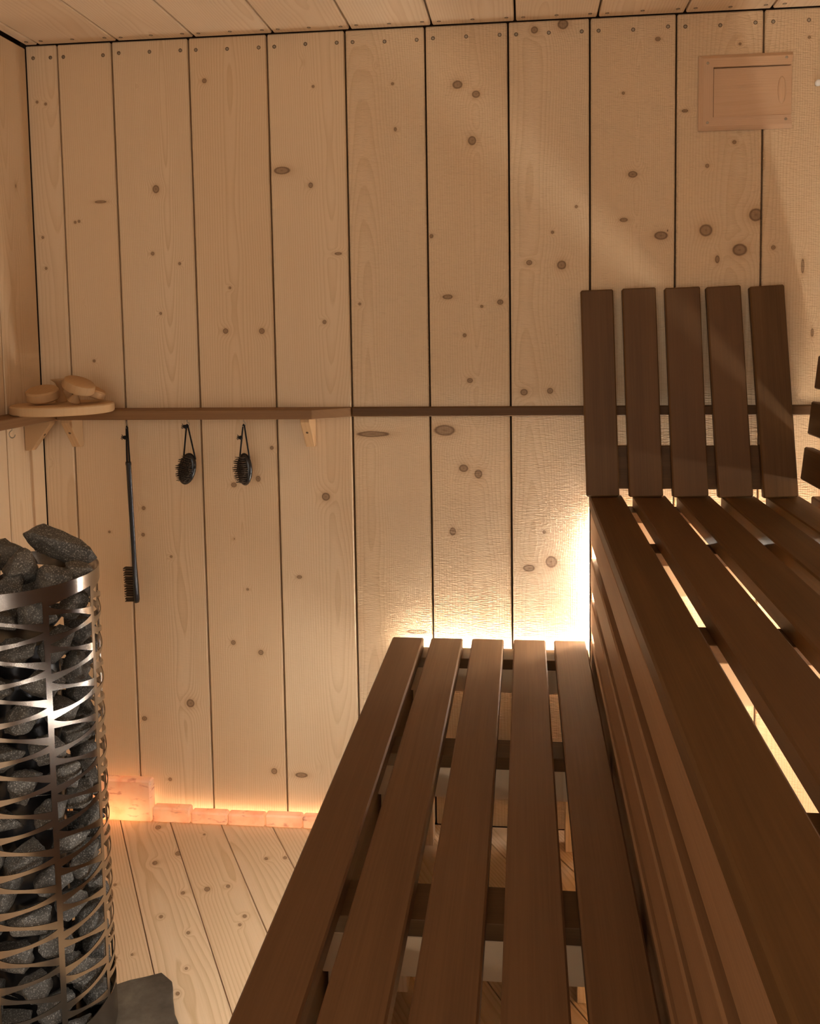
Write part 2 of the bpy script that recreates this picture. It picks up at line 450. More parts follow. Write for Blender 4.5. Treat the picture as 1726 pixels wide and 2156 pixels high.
for k in range(-12, 25):
    c = base + (k + .5) * W
    pl = [fn * (c + sx * (W / 2 - .001)) + fd * L for sx, L in ((-1, -4), (1, -4), (1, 4), (-1, 4))]
    for n, d in ((Vector((1, 0)), XR), (Vector((-1, 0)), -XL), (Vector((0, 1)), 0.0), (Vector((0, -1)), -YB)):
        if pl: pl = clip(pl, n, d)
    if len(pl) < 3: continue
    mid = sum(pl, Vector((0, 0))) / len(pl)
    poly = [((p - mid).dot(fn), (p - mid).dot(fd)) for p in pl]
    bm = prism_bm(poly, 'y', -T, 0, .0008)
    kn = []
    for px, py, rr in FK:
        q = atZ(px, py, 0); q = Vector((q.x, q.y))
        if abs(q.dot(fn) - c) < W / 2:
            kn.append(((q - mid).dot(fn), (q - mid).dot(fd), rr / 1400, rr / 1000))
    fm = M_FLOOR if not kn else pine('pine_floor_board', light=(.76, .565, .36), late=(.56, .37, .19), knots=kn, seed=70.0 + k * 3.1,
                                     freq=150.0, contrast=1.15, pins=.6, saw=.05)
    o = new_obj('board', mesh_from(bm, 'floor_board'), fm, floor)
    m = Matrix(((fn.x, 0, fd.x), (fn.y, 0, fd.y), (0, 1, 0))).to_4x4()
    m.translation = Vector((mid.x, mid.y, 0)); o.matrix_world = m

# ------------------------------------------------------------------ benches
def cleats(parent, ys, x0, x1, ztop, pine_h, name_far=True):
    for (ya, yb) in ys:
        w = abs(ya - yb)
        plank('cleat', ((x0 + x1) / 2, (ya + yb) / 2, ztop - .0125), w, .025, x1 - x0, (1, 0, 0), (0, 1, 0), M_TH, parent, .001)
        plank('joist', ((x0 + x1) / 2, (ya + yb) / 2, ztop - .025 - pine_h / 2), w, pine_h, x1 - x0, (1, 0, 0), (0, 1, 0), M_JOIST, parent, .001)
BE, BEND = -.05, -2.70
low = empty('lower_bench', (-.09, -1.37, 0))
tag(low, 'lower sauna bench of five long dark slats beside the stove', 'bench')
for xl in (-.336, -.2375, -.135, -.0315, .0680):
    plank('slat', (xl + .0395, (BE - .002 + BEND) / 2, .52 - .015), .079, .03, -(BEND - BE), (0, 1, 0), (-1, 0, 0), M_TH_LIT, low, .003)
LY = [(-.11, -.036), (-.60, -.53), (-1.067, -.987), (-1.55, -1.475), (-2.03, -1.955), (-2.5, -2.43)]
cleats(low, LY, -.284, .150, .49, .058)
for ya, yb in LY:
    for x in (-.258, .115):
        plank('leg', (x, (ya + yb) / 2, .407 / 2), .045, .045, .407, (0, 0, 1), (1, 0, 0), M_JOIST, low, .001)

for z0, z1 in ((.40, .472), (.30, .372), (.20, .272), (.10, .172)):  # unseen front slats added to keep light from under the bench
    plank('front_slat', (-.306, (BE + BEND) / 2, (z0 + z1) / 2), z1 - z0, .018, -(BEND - BE), (0, 1, 0), (0, 0, 1), M_TH_LIT, low, .003)
plank('front_backing', (-.291, (BE + BEND) / 2, .235), .47, .010, -(BEND - BE), (0, 1, 0), (0, 0, 1), M_TH, low, .001)  # unseen backing added behind those slats to block light

upb = empty('upper_bench', (.45, -1.37, 0))
tag(upb, 'upper sauna bench of dark slats with a slatted front, below the backrests', 'bench')
for k in range(6):
    xl = .154 + .1045 * k
    plank('slat', (xl + .040, (BE + BEND) / 2, .885 - .015), .080, .03, -(BEND - BE), (0, 1, 0), (-1, 0, 0), M_TH, upb, .003)
UY = [(-.11, -.036), (-.49, -.415), (-.99, -.915), (-1.49, -1.41), (-1.98, -1.905), (-2.47, -2.40)]
cleats(upb, UY, .192, .795, .855, .06)
for z0, z1 in ((.768, .846), (.655, .727), (.553, .625), (.45, .522)):
    plank('front_slat', (.168, (BE + BEND) / 2, (z0 + z1) / 2), z1 - z0, .02, -(BEND - BE), (0, 1, 0), (0, 0, 1), M_RISER_LIT, upb, .003)
plank('front_backing', (.185, (BE + BEND) / 2, .4725), .745, .012, -(BEND - BE), (0, 1, 0), (0, 0, 1), M_TH, upb, .001)  # lower part run down to shut light out from under the lower bench
for ya, yb in UY:
    for x in (.2145, .770):
        plank('leg', (x, (ya + yb) / 2, .77 / 2), .045, .045, .77, (0, 0, 1), (1, 0, 0), M_JOIST, upb, .001)

# backrest standing at the end of the upper bench, five upright slats on one low rail
br = empty('backrest', (.40, -.05, .887))
tag(br, 'backrest of five dark upright slats against the back wall', 'backrest')
bots = [((1234, 1038), (1305, 1038)), ((1324, 1039), (1397, 1039)), ((1417, 1040), (1492, 1040)), ((1512, 1040), (1587, 1040)), ((1608, 1041), (1682, 1042))]
tops = [((1223, 611), (1290, 609)), ((1310, 607), (1380, 605)), ((1399, 606), (1474, 603)), ((1487, 603), (1559, 601)), ((1578, 603), (1651, 599))]
YBOT, YTOP, BT = -.082, -.030, .022
for (bl, brr), (tl, tr) in zip(bots, tops):
    P = [atY(*bl, YBOT), atY(*brr, YBOT), atY(*tr, YTOP), atY(*tl, YTOP)]
    for p in P[:2]: p.z = .887
    wb = ((P[1].x - P[0].x) + (P[2].x - P[3].x)) / 2
    cb = (P[0] + P[1]) / 2; ct = (P[2] + P[3]) / 2
    zd = (ct - cb); L = zd.length; zd.normalize()
    xd = Vector((1, 0, 0)); xd = (xd - zd * xd.dot(zd)).normalized()
    yd = zd.cross(xd)
    c = (cb + ct) / 2 + yd * BT / 2
    plank('slat', c, wb, BT, L, zd, xd, M_TH, br, .003)
def lean(z): return YBOT + (YTOP - YBOT) * (z - .887) / .5
plank('rail', (.394, lean(.953) + BT + .011, .953), .105, .018, .478, (1, 0, 0), Vector((0, YTOP - YBOT, .5)), M_TH, br, .002)

# backrest of long horizontal slats leaning along the right wall
rb = empty('backrest', (.74, -1.3, .887))
tag(rb, 'backrest of long level slats along the right wall, cut off by the frame', 'backrest')
ld = Vector((.028, 0, .26)).normalized()
for k, (z0, z1, x0, x1) in enumerate(((.925, 1.008, .6655, .676), (1.033, 1.115, .680, .690), (1.142, 1.22, .694, .703))):
    c = Vector(((x0 + x1) / 2 - .011, (-.07 - 2.6) / 2, (z0 + z1) / 2))
    plank('slat', c, .078, .022, 2.53, (0, 1, 0), ld, M_TH, rb, .003)
for y in (-.30, -1.2, -2.1):
    plank('upright', Vector((.705, y, 1.06)), .05, .024, .345, Vector((.034, 0, .30)), (0, 1, 0), M_TH, rb, .002)

# ------------------------------------------------------------------ shelves and brackets
ZS0, ZS1 = 1.076, 1.100
sh = new_obj('wall_shelf', mesh_from(prism_bm([(-1.188, -.001), (-1.188, -.080), (-.524, -.080), (-.437, -.018), (-.437, -.001)], 'z', -.012, .012, .0015), 'wall_shelf'), None)
def lay_along_x(o, z):
    """mesh was drawn in world x, y; turn it so that the grain axis (local Z) runs along world X"""
    o.data.transform(Matrix(((0, 1, 0, 0), (0, 0, 1, 0), (1, 0, 0, 0), (0, 0, 0, 1))))
    o.matrix_world = Matrix(((0, 0, 1, 0), (1, 0, 0, 0), (0, 1, 0, z), (0, 0, 0, 1)))
sh.data.materials.append(M_SHELF); lay_along_x(sh, (ZS0 + ZS1) / 2)
tag(sh, 'brown wooden shelf on the back wall with its right end cut at a slant', 'shelf')
strip = plank('shelf_strip', ((-.4365 + .80) / 2, -.0105, (ZS0 + ZS1) / 2), .024, .019, 1.234, (1, 0, 0), (0, 0, 1), M_TH)
tag(strip, 'narrow dark wooden strip along the back wall, continuing the shelf behind the backrest', 'strip')
shl = plank('wall_shelf', ((XL + -1.190) / 2, -.70, (ZS0 + ZS1) / 2), .080, .024, 1.398, (0, 1, 0), (1, 0, 0), M_SHELF)
tag(shl, 'brown wooden shelf on the left wall meeting the back shelf in the corner', 'shelf')
tri = [(0, 0), (-.070, 0), (-.070, -.008), (-.016, -.076), (0, -.076)]
def bracket(label, loc, axis):
    bm = prism_bm(tri, 'x', -.0115, .0115, .001)
    o = new_obj('shelf_bracket', mesh_from(bm, 'shelf_bracket'), M_BRACKET)
    o.location = loc
    if axis == 'left': o.rotation_euler.z = math.pi / 2
    tag(o, label, 'bracket', 'shelf brackets')
    s_ = new_obj('screw', screw_head, M_SCREWHOLE, o)
    d = Vector((0, -.068, -.054)).normalized()
    mm = d.to_track_quat('Z', 'Y').to_matrix().to_4x4(); mm.translation = Vector((0, -.0475, -.036)) + d * .0006
    s_.matrix_local = mm
    return o
bracket('pale wooden bracket near the slanted end of the back shelf', (-.5445, -.001, ZS0 - .0005), 'back')
bracket('wooden bracket on the back wall nearest the corner', (-1.171, -.001, ZS0 - .0005), 'back')
bracket('shaded triangular wooden bracket on the left wall in the corner', (XL + .001, -.080, ZS0 - .0005), 'left')

# ------------------------------------------------------------------ hidden light strips
def led(label, c, length, axis, aim, width, power, col, group='hidden light strips'):
    zd = Vector(axis); yd = Vector(aim); xd = yd.cross(zd)
    e = empty('light_strip', c); tag(e, label, 'light strip', group)
    m3 = Matrix((xd, yd, zd)).transposed().to_4x4()
    bm = box_bm(-width / 2, width / 2, -.004, 0, -length / 2, length / 2)
    a = new_obj('channel', mesh_from(bm, 'channel'), M_ALU, e); a.matrix_local = m3
    bm = box_bm(-width * .4, width * .4, .0003, .003, -length / 2 + .004, length / 2 - .004)
    d = new_obj('diffuser', mesh_from(bm, 'diffuser'), emit('light_diffuser', col, power), e); d.matrix_local = m3
    return e
led('light strip hidden between the lower bench end and the back wall', (-.09, -.0135, .452), .46, (1, 0, 0), (0, 0, 1), .014, P_LOW, LED)
led('light strip hidden between the upper bench end and the back wall', (.48, -.0135, .74), .60, (1, 0, 0), (0, 0, 1), .014, P_UP, LED)
led('upright light strip behind the front edge of the upper bench at the back wall', (.205, -.0115, .655), .30, (0, 0, 1), (-1, 0, 0), .014, P_SIDE, LEDW)
led('light strip under the upper bench behind its slatted front', (.50, -1.35, .765), 2.4, (0, 1, 0), (0, 0, -1), .018, P_UNDER, LED)
led('added fill light strip under the outer edge of the lower bench', (-.325, -1.40, .481), 2.5, (0, 1, 0), (-.6, 0, -.8), .016, P_FLOOR_FILL, LEDW)  # extra strip added to brighten the floor and lower left wall
led('light strip behind the backrest along the right wall', (.775, -1.35, .905), 2.4, (0, 1, 0), (0, 0, 1), .018, P_RIGHT, LED)

# ------------------------------------------------------------------ salt bricks
def salt_mat():
    s = NT('rock_salt')
    tc = s.n('TexCoord').outputs['Object']
    info = s.n('ObjectInfo').outputs['Random']
    off = s.n('CombineXYZ'); s.put(off.inputs[0], s.math('MULTIPLY', info, 20.0))
    p = s.vmath('ADD', tc, off.outputs[0])
    n = s.noise(p, 22.0, 4.0); v = s.noise(s.vmath('MULTIPLY', p, (30, 30, 90)), 1.0, 4.0)
    col = s.ramp(n, [(.3, (.97, .82, .66)), (.5, (.96, .74, .55)), (.7, (.90, .52, .32))])
    vein = s.ramp(v, [(.60, g(0)), (.70, g(.7)), (.8, g(1))])
    col = s.mix(vein, col, (.42, .13, .06, 1))
    tr = s.n('BsdfTranslucent'); s.put(tr.inputs[0], col)
    pr = s.n('BsdfPrincipled'); s.put(pr.inputs['Base Color'], s.mix(.45, col, (.9, .75, .66, 1))); pr.inputs['Roughness'].default_value = .45
    mx = s.n('MixShader'); mx.inputs[0].default_value = .5
    s.t.links.new(tr.outputs[0], mx.inputs[1]); s.t.links.new(pr.outputs[0], mx.inputs[2])
    s.t.links.new(mx.outputs[0], s.out.inputs[0])
    return s.m
M_SALT = salt_mat()
def salt(label, x0, x1, z1, name='salt_tile', y0=-.05, y1=-.022, bev=.004):
    bm = box_bm(-(x1 - x0) / 2, (x1 - x0) / 2, y0, y1, 0, z1, bev)
    o = new_obj(name, mesh_from(bm, name), M_SALT); o.location = ((x0 + x1) / 2, 0, 0.0005)
    tag(o, label, 'salt brick', 'glowing salt bricks along the wall')
salt('large glowing salt brick at the wall foot behind the stove', -1.190, -.991, .113, 'salt_brick')
salt('glowing salt tile directly beside the large salt brick', -.989, -.886, .041)
salt('deep orange glowing salt tile, second from the large brick', -.884, -.786, .032)
salt('bright glowing salt tile, third from the large brick', -.784, -.685, .031)
salt('pale glowing salt tile, fourth from the large brick', -.683, -.585, .033)
salt('glowing salt tile next to the edge of the lower bench', -.583, -.484, .032)
WARM = (1.0, .76, .50)
led('warm light strip hidden behind the row of salt tiles', (-.74, -.009, .006), .50, (1, 0, 0), (0, -.94, .341), .008, P_SALT * .8, WARM)
led('warm light strip hidden behind the large salt brick', (-1.10, -.009, .02), .18, (1, 0, 0), (0, -1, 0), .012, P_SALT * 2.2, WARM)

# ------------------------------------------------------------------ stove with stones
SX, SY, SR, SZ0, SZ1 = -.900, -.77, .146, .022, .880
slate_poly = [(-.728, -.597), (-.70, -.618), (-.672, -.672), (-.644, -.724), (-.596, -.79), (-.51, -.92), (-.44, -1.06), (-.62, -1.16), (-.83, -1.25),
              (-.97, -1.10), (-1.16, -.90), (-1.12, -.64), (-.98, -.59), (-.875, -.605), (-.81, -.640), (-.76, -.613)]
def slate_mat():
    s = NT('slate')
    tc = s.n('TexCoord').outputs['Object']
    n = s.noise(tc, 14.0, 6.0, .65); n2 = s.noise(s.vmath('MULTIPLY', tc, (60, 120, 60)), 1.0, 4.0)
    col = s.ramp(n, [(.3, (.042, .034, .024)), (.55, (.088, .073, .053)), (.75, (.15, .125, .09))])
    s.bsdf(col, .55, 0, .4, s.math('ADD', n, s.math('MULTIPLY', n2, .4)), .5, .003)
    return s.m
def rough_edge(poly, step=.02, amp=.003):
    out = []
    r_ = random.Random(7)
    for a, b in zip(poly, poly[1:] + poly[:1]):
        a, b = Vector(a), Vector(b); n = max(1, int((b - a).length / step))
        for k in range(n):
            p = a + (b - a) * (k / n); out.append((p.x + r_.uniform(-amp, amp), p.y + r_.uniform(-amp, amp)))
    return out
sl = new_obj('slate_slab', mesh_from(prism_bm(rough_edge(slate_poly), 'z', .0005, .020, .002), 'slate_slab'), slate_mat())
tag(sl, 'grey-brown slate slab with a rough edge on the floor under the stove', 'stone slab')

stove = empty('sauna_stove', (SX, SY, SZ0 - .001)); tag(stove, 'tall round stainless steel sauna stove filled with dark stones', 'stove')
def cyl(th, r, z): return Vector((r * math.sin(th), -r * math.cos(th), z - SZ0 + .001))
TH0, NC, PER = math.radians(52.0), 9, .064
def curve(pts, u):
    for (u0, v0), (u1, v1) in zip(pts, pts[1:]):
        if u <= u1 + 1e-9:
            t = (u - u0) / (u1 - u0); return v0 + (v1 - v0) * t
    return pts[-1][1]
def smooth_curve(pts, u):
    # average for a softer bend
    return sum(curve(pts, min(1, max(0, u + d))) for d in (-.08, -.04, 0, .04, .08)) / 5 if .001 < u < .999 else curve(pts, u)
A_TOP = [(0, -.41), (.3, -.345), (.5, -.28), (.75, -.15), (.9, -.055), (1, 0)]
A_BOT = [(0, .13), (.25, .15), (.52, .14), (.83, .075), (1, .0)]
B_TOP = [(0, .36), (.25, .29), (.5, .24), (.75, .215), (1, .20)]
B_BOT = [(0, .36), (.12, .47), (.29, .55), (.5, .635), (.75, .71), (1, .775)]
def bands(u):
    return tuple(smooth_curve(c, u) for c in (A_TOP, A_BOT, B_TOP, B_BOT))
bm = bmesh.new()
HALF = .0048 / SR
NU = 18
ZV0 = SZ1 - .010
nper = int((ZV0 - SZ0 - .03) / PER)
zb_end = ZV0 - nper * PER
def strip_faces(cols):
    """cols: list of (theta, ztop, zbot); a bent sheet strip with real thickness"""
    ring = []
    for th, zt, zb in cols:
        ring.append([bm.verts.new(cyl(th, r, z)) for r, z in ((SR, zt), (SR, zb), (SR - .0015, zb), (SR - .0015, zt))])
    for a, b in zip(ring, ring[1:]):
        for k in range(4): bm.faces.new((a[k], a[(k + 1) % 4], b[(k + 1) % 4], b[k]))
    bm.faces.new(ring[0]); bm.faces.new(ring[-1][::-1])
for c in range(NC):
    ta = TH0 + c * 2 * math.pi / NC
    strip_faces([(ta - HALF, SZ1, SZ0 + .004), (ta + HALF, SZ1, SZ0 + .004)])
    t0, t1 = ta + HALF, ta + 2 * math.pi / NC - HALF
    us = [k / NU for k in range(NU + 1)]
    strip_faces([(t0 + (t1 - t0) * u, SZ1, min(SZ1 - .004, ZV0 - bands(u)[2] * PER)) for u in us])
    for k in range(nper):
        zt = ZV0 - k * PER
        # arc under opening b of period k, above opening a of period k+1
        strip_faces([(t0 + (t1 - t0) * u, zt - bands(u)[3] * PER, min(zt - bands(u)[3] * PER - .0008, zt - PER - bands(u)[0] * PER)) for u in us])
        if k < nper - 1:
            strip_faces([(t0 + (t1 - t0) * u, zt - PER - bands(u)[1] * PER, min(zt - PER - bands(u)[1] * PER - .0008, zt - PER - bands(u)[2] * PER)) for u in us])
        else:
            strip_faces([(t0 + (t1 - t0) * u, zt - PER - bands(u)[1] * PER * .6, SZ0 + .004) for u in us])
bmesh.ops.recalc_face_normals(bm, faces=bm.faces)
me = mesh_from(bm, 'perforated_jacket'); shade_auto(me, 30)
new_obj('perforated_jacket', me, M_STEEL, stove)
me = mesh_from(lathe_bm([(0, .001), (SR - .004, .001), (SR - .004, .02), (0, .02)], 48), 'base_plate'); shade_auto(me)
new_obj('base_plate', me, M_STEEL, stove)
me = mesh_from(lathe_bm([(0, .021), (.074, .021), (.074, .74), (0, .74)], 24), 'heating_core'); shade_auto(me)
new_obj('heating_core', me, M_BLACK, stove)

def stone_mat():
    s = NT('olivine_stone')
    tc = s.n('TexCoord').outputs['Object']
    info = s.n('ObjectInfo').outputs['Random']
    off = s.n('CombineXYZ'); s.put(off.inputs[0], s.math('MULTIPLY', info, 20.0))
    p = s.vmath('ADD', tc, off.outputs[0])
    n = s.noise(p, 30.0, 5.0, .6); sp = s.noise(p, 420.0, 2.0, .6)
    col = s.ramp(n, [(.3, (.038, .034, .028)), (.55, (.080, .072, .060)), (.75, (.15, .135, .11))])
    col = s.mix(s.math('MULTIPLY', s.math('SUBTRACT', sp, .53, clamp=True), 4.5, clamp=True), col, (.42, .39, .34, 1))
    col = s.mix(s.math('MULTIPLY', info, .35), col, (.045, .043, .038, 1))
    s.bsdf(col, .6, 0, .35, s.math('ADD', n, s.math('MULTIPLY', sp, .5)), .6, .003)
    return s.m
M_STONE = stone_mat()
def stone_mesh(seed, sx, sy, sz):
    r_ = random.Random(seed); bm = bmesh.new()
    for _ in range(15):
        v = Vector((r_.gauss(0, 1), r_.gauss(0, 1), r_.gauss(0, 1))).normalized() * r_.uniform(.86, 1.10)
        bm.verts.new((v.x * sx, v.y * sy, v.z * sz))
    bmesh.ops.convex_hull(bm, input=bm.verts)
    for v in [v for v in bm.verts if not v.link_faces]: bm.verts.remove(v)
    bmesh.ops.dissolve_limit(bm, angle_limit=.30, verts=bm.verts, edges=bm.edges)
    bmesh.ops.bevel(bm, geom=list(bm.edges), offset=.0022, segments=2, affect='EDGES', profile=.5)
    bmesh.ops.triangulate(bm, faces=bm.faces)
    bmesh.ops.subdivide_edges(bm, edges=[e for e in bm.edges if e.calc_length() > .012], cuts=3, use_grid_fill=True)
    for v in bm.verts:
        q = v.co * 38 + Vector((seed, 0, 0)); v.co += v.co.normalized() * (.0042 * noise.fractal(q, .8, 2.0, 3) + .0010 * noise.noise(v.co * 260))
    me = mesh_from(bm, 'sauna_stone'); shade_auto(me, 42)
    return me
ST = [stone_mesh(100 + k, *d) for k, d in enumerate(((.038, .027, .029), (.036, .028, .032), (.039, .026, .030), (.037, .028, .028),
      (.034, .027, .031), (.040, .027, .027), (.036, .026, .033), (.038, .028, .029)))]
r_ = random.Random(12)
lev = 0; z = SZ0 + .052
while z < SZ1 - .02:
    n = 10
    for k in range(n):
        th = 2 * math.pi * (k + .5 * (lev % 2)) / n + r_.uniform(-.05, .05)
        o = new_obj('sauna_stone', ST[r_.randrange(len(ST))], M_STONE)
        rr = .1118 + r_.uniform(-.0015, .0025)
        o.location = (SX + rr * math.sin(th), SY - rr * math.cos(th), z + r_.uniform(-.004, .004))
        o.rotation_euler = (r_.uniform(-.25, .25) + r_.choice((0, math.pi)), r_.uniform(-.4, .4), th + r_.uniform(-.2, .2))
        mr = o.rotation_euler.to_matrix(); ctr = Vector((SX, SY, 0))     # keep the stone inside the jacket
        far = max(((mr @ w.co + o.location - ctr).to_2d()).length for w in o.data.vertices)
        if far > SR - .004:
            rr -= far - (SR - .004); o.location.x = SX + rr * math.sin(th); o.location.y = SY - rr * math.cos(th)
        tag(o, 'dark grey rough stone packed behind the steel jacket of the stove', 'stone', 'stones inside the stove')
    z += .0580; lev += 1
def top_stone(label, px, py, Y, dims, rot, seed):
    o = new_obj('sauna_stone', stone_mesh(seed, *dims), M_STONE)
    o.location = atY(px, py, Y); o.rotation_euler = rot
    tag(o, label, 'stone', 'stones heaped on top of the stove')
top_stone('large oblong dark stone, highest of the heap on the stove', 120, 1146, -.72, (.074, .032, .033), (.1, .50, .1), 214)
top_stone('speckled wedge-shaped stone at the front of the stove rim', 108, 1224, -.800, (.044, .026, .032), (.2, 0, .1), 205)
top_stone('small speckled stone at the right of the stove rim', 163, 1208, -.765, (.030, .026, .024), (0, .2, .3), 203)
top_stone('rounded dark stone at the left of the heap below the highest stone', 42, 1196, -.80, (.046, .034, .036), (.1, .2, .2), 204)
top_stone('flat dark stone at the back left of the heap', 14, 1166, -.72, (.060, .036, .030), (0, .2, .0), 206)
top_stone('upright stone at the far left edge of the heap', -24, 1184, -.83, (.030, .030, .045), (.2, .3, .5), 207)
top_stone('dark stone at the lower left front of the stove rim', 24, 1236, -.825, (.042, .028, .030), (.1, -.1, .2), 208)

# ------------------------------------------------------------------ brushes hanging from the shelf
def hook(px, py, Y, label, rot=0.0):
    """small screw hook below a shelf; the pixel gives the bottom of the bend"""
    p = atY(px, py, Y)
    pts = [(0, 0, ZS0 - p.z), (0, 0, .012)]
    for k in range(13):
        a = math.radians(90 - k * 20); pts.append((.0065 * math.cos(a) * -1 if k == 99 else .0055 * math.cos(a), 0, .0055 * math.sin(a) + .0055))
    o = new_obj('screw_hook', mesh_from(tube_bm(pts, .0011, 8), 'screw_hook', True), M_SCREW)
    o.location = p; o.rotation_euler.z = rot
    tag(o, label, 'hook', 'screw hooks under the shelf')
    return p
def cord_loop(parent, top, a, b, knot):
    """closed loop of cord from the hook down to the two holes"""
    top, a, b = Vector(top), Vector(a), Vector(b)
    s1 = Vector((.0022, -.0016, 0))
    pts = [a, a.lerp(top - s1, .5), top - s1, top + Vector((0, -.001, .0022)), top + s1, b.lerp(top + s1, .5), b]
    new_obj('cord', mesh_from(tube_bm(pts, .0020, 8), 'cord', True), M_CORD, parent)
    kb = bmesh.new(); bmesh.ops.create_icosphere(kb, subdivisions=2, radius=.0052)
    for v in kb.verts: v.co += v.co.normalized() * .0018 * noise.noise(v.co * 600)
    for k in range(5):
        d = Vector((-.9, -.2, .6 * math.sin(k * 2.1))).normalized()
        tube_bm([d * .003, d * .010 + Vector((0, .001 * (k - 2), .0012 * (k - 2)))], .0009, 5, kb)
    kn = new_obj('cord_knot', mesh_from(kb, 'cord_knot', True), M_CORD, parent); kn.location = knot

def oval_brush(label, hook_px, c_px, tilt, turn, Y, knot_t):
    hp = hook(*hook_px, Y, 'screw hook holding the ' + ' '.join(label.split()[1:]))
    c = atY(*c_px, Y)
    e = empty('body_brush', c); tag(e, label, 'brush', 'small oval brushes')
    W_, H_ = .0245, .0415
    Rm = Matrix.Rotation(tilt, 4, 'Y') @ Matrix.Rotation(turn, 4, 'Z')
    bm = bmesh.new(); bmesh.ops.create_uvsphere(bm, u_segments=32, v_segments=16, radius=1.0)
    for v in bm.verts:
        x, y, z_ = v.co; k = max(-1, min(1, y * 1.6))
        v.co = Vector((x * W_ * (1 if abs(y) < .6 else 1), k * .0085, z_ * H_))
    me = mesh_from(bm, 'body', True); me.transform(Rm)
    new_obj('body', me, M_BLACK, e)
    bm = bmesh.new(); q = random.Random(5)
    nx, nz = 9, 15
    for i in range(nx):
        for j in range(nz):
            u = (i + .5) / nx * 2 - 1; w = (j + .5) / nz * 2 - 1
            if u * u + w * w > .86: continue
            b0 = Vector((u * W_ * .92, -.006, w * H_ * .92))
            for t in range(3):
                tip = b0 + Vector((q.uniform(-.0016, .0016) + u * .0015, -.0145, q.uniform(-.0016, .0016) + w * .0015))
                tube_bm([b0, tip], [.0010, .0006], 4, bm)
    me = mesh_from(bm, 'bristles'); me.transform(Rm)
    b = new_obj('bristles', me, M_BRISTLE, e); b['kind'] = 'stuff'
    la = Rm @ Vector((-W_ * .72, .001, H_ * .70)); lb = Rm @ Vector((W_ * .72, .001, H_ * .70))
    top = hp - c + Vector((0, 0, .003))
    cord_loop(e, top, la, lb, top.lerp(la, knot_t) + Vector((-.003, -.003, 0)))
oval_brush('small black oval brush with short cord, nearer the corner', (394, 898), (394, 987), math.radians(14), math.radians(-12), -.058, .04)
oval_brush('small black oval brush whose cord knot hangs loose, nearer the bench', (513, 898), (515, 988), math.radians(0), math.radians(-30), -.058, .38)

hp = hook(267, 902, -.058, 'small screw hook holding the long-handled black brush', math.pi / 2)
p_top = atY(270, 972, -.056); p_bot = atY(288, 1268, -.052)
lb = empty('back_brush', p_bot); tag(lb, 'black long-handled back brush hanging from the back shelf', 'brush')
d = p_top - p_bot
hb = bmesh.new()
pr = [(0, .0060, .0075), (.02, .0075, .0085), (.10, .0075, .0085), (.30, .0058, .0065), (.31, .0060, .0055), (.75, .0066, .0055), (.97, .0066, .0055), (.985, .0078, .006), (1.0, .007, .0055)]
rings = []
for t, rx, ry in pr:
    c = d * t; rings.append([hb.verts.new(c + Vector((rx * math.cos(a), ry * math.sin(a), 0))) for a in [2 * math.pi * k / 14 for k in range(14)]])
for a, b in zip(rings, rings[1:]):
    for k in range(14): hb.faces.new((a[k], a[(k + 1) % 14], b[(k + 1) % 14], b[k]))
hb.faces.new(rings[0][::-1]); hb.faces.new(rings[-1])
bmesh.ops.recalc_face_normals(hb, faces=hb.faces)
new_obj('handle', mesh_from(hb, 'handle', True), M_BLACK, lb)
bb = bmesh.new(); q = random.Random(8)
for j in range(15):
    for i in range(4):
        for t in range(3):
            b0 = d * (.012 + .235 * j / 14) + Vector((-.004, (i - 1.5) * .004, 0))
            tube_bm([b0, b0 + Vector((-.0245 + q.uniform(-.001, .001), q.uniform(-.0012, .0012), q.uniform(-.0016, .0016)))], [.0011, .0008], 4, bb)
o = new_obj('bristles', mesh_from(bb, 'bristles'), M_BRISTLE, lb); o['kind'] = 'stuff'
top = hp - p_bot + Vector((0, 0, .003))
cord_loop(lb, top, d * .985 + Vector((-.004, 0, 0)), d * .985 + Vector((.004, 0, 0)), top + Vector((-.004, -.004, -.026)))

# spare hook under the left shelf
pl = Vector((-1.215, -.30, 0)); p = atY(26, 922, -.262)
pts = [(0, 0, ZS0 - p.z), (0, 0, .018)] + [(.0075 * math.sin(math.radians(-k * 22)) , 0, .0085 + .0085 * math.cos(math.radians(k * 22))) for k in range(1, 13)]
ho = new_obj('screw_hook', mesh_from(tube_bm(pts, .0012, 8), 'screw_hook', True), M_SCREW); ho.location = p
tag(ho, 'empty screw hook under the left wall shelf', 'hook', 'screw hooks under the shelf')

# ------------------------------------------------------------------ tray with turned wooden pieces
TC = Vector((-1.143, -.127, ZS1 + .0005)); TR = .121
prof = [(0, 0), (TR - .003, 0), (TR, .003), (TR, .019), (TR - .003, .022), (0, .022)]
me = mesh_from(lathe_bm(prof, 64), 'round_tray'); shade_auto(me, 30)
tr = new_obj('round_tray', me, M_TURNED); tr.location = TC
tag(tr, 'round thick pale wooden disc lying on the corner of the shelves', 'tray')
ZT = TC.z + .0225
def turned(name, label, prof, loc, rot):
    me = mesh_from(lathe_bm(prof, 40), name); shade_auto(me, 40)
    o = new_obj(name, me, M_PIECE); o.location = loc; o.rotation_euler = rot
    tag(o, label, 'wooden knob', 'turned wooden pieces on the tray'); return o
puck = lambda r, h: [(0, 0), (r - .004, 0), (r, .004), (r, h - .004), (r - .004, h), (0, h)]
M_PIECE = pine('turned_alder', light=(.44, .255, .115), late=(.38, .205, .085), seed=61.0, freq=120.0, contrast=.5, pins=.05, saw=.0)
def px_on(px, py, Y): return atY(px, py, Y)
c = px_on(92, 851, -.15)
turned('wooden_puck', 'thick round wooden puck at the left of the tray', puck(.0385, .026), (c.x, -.150, ZT + .0125), (math.radians(17), math.radians(2), 0))
c = px_on(129, 850, -.075)
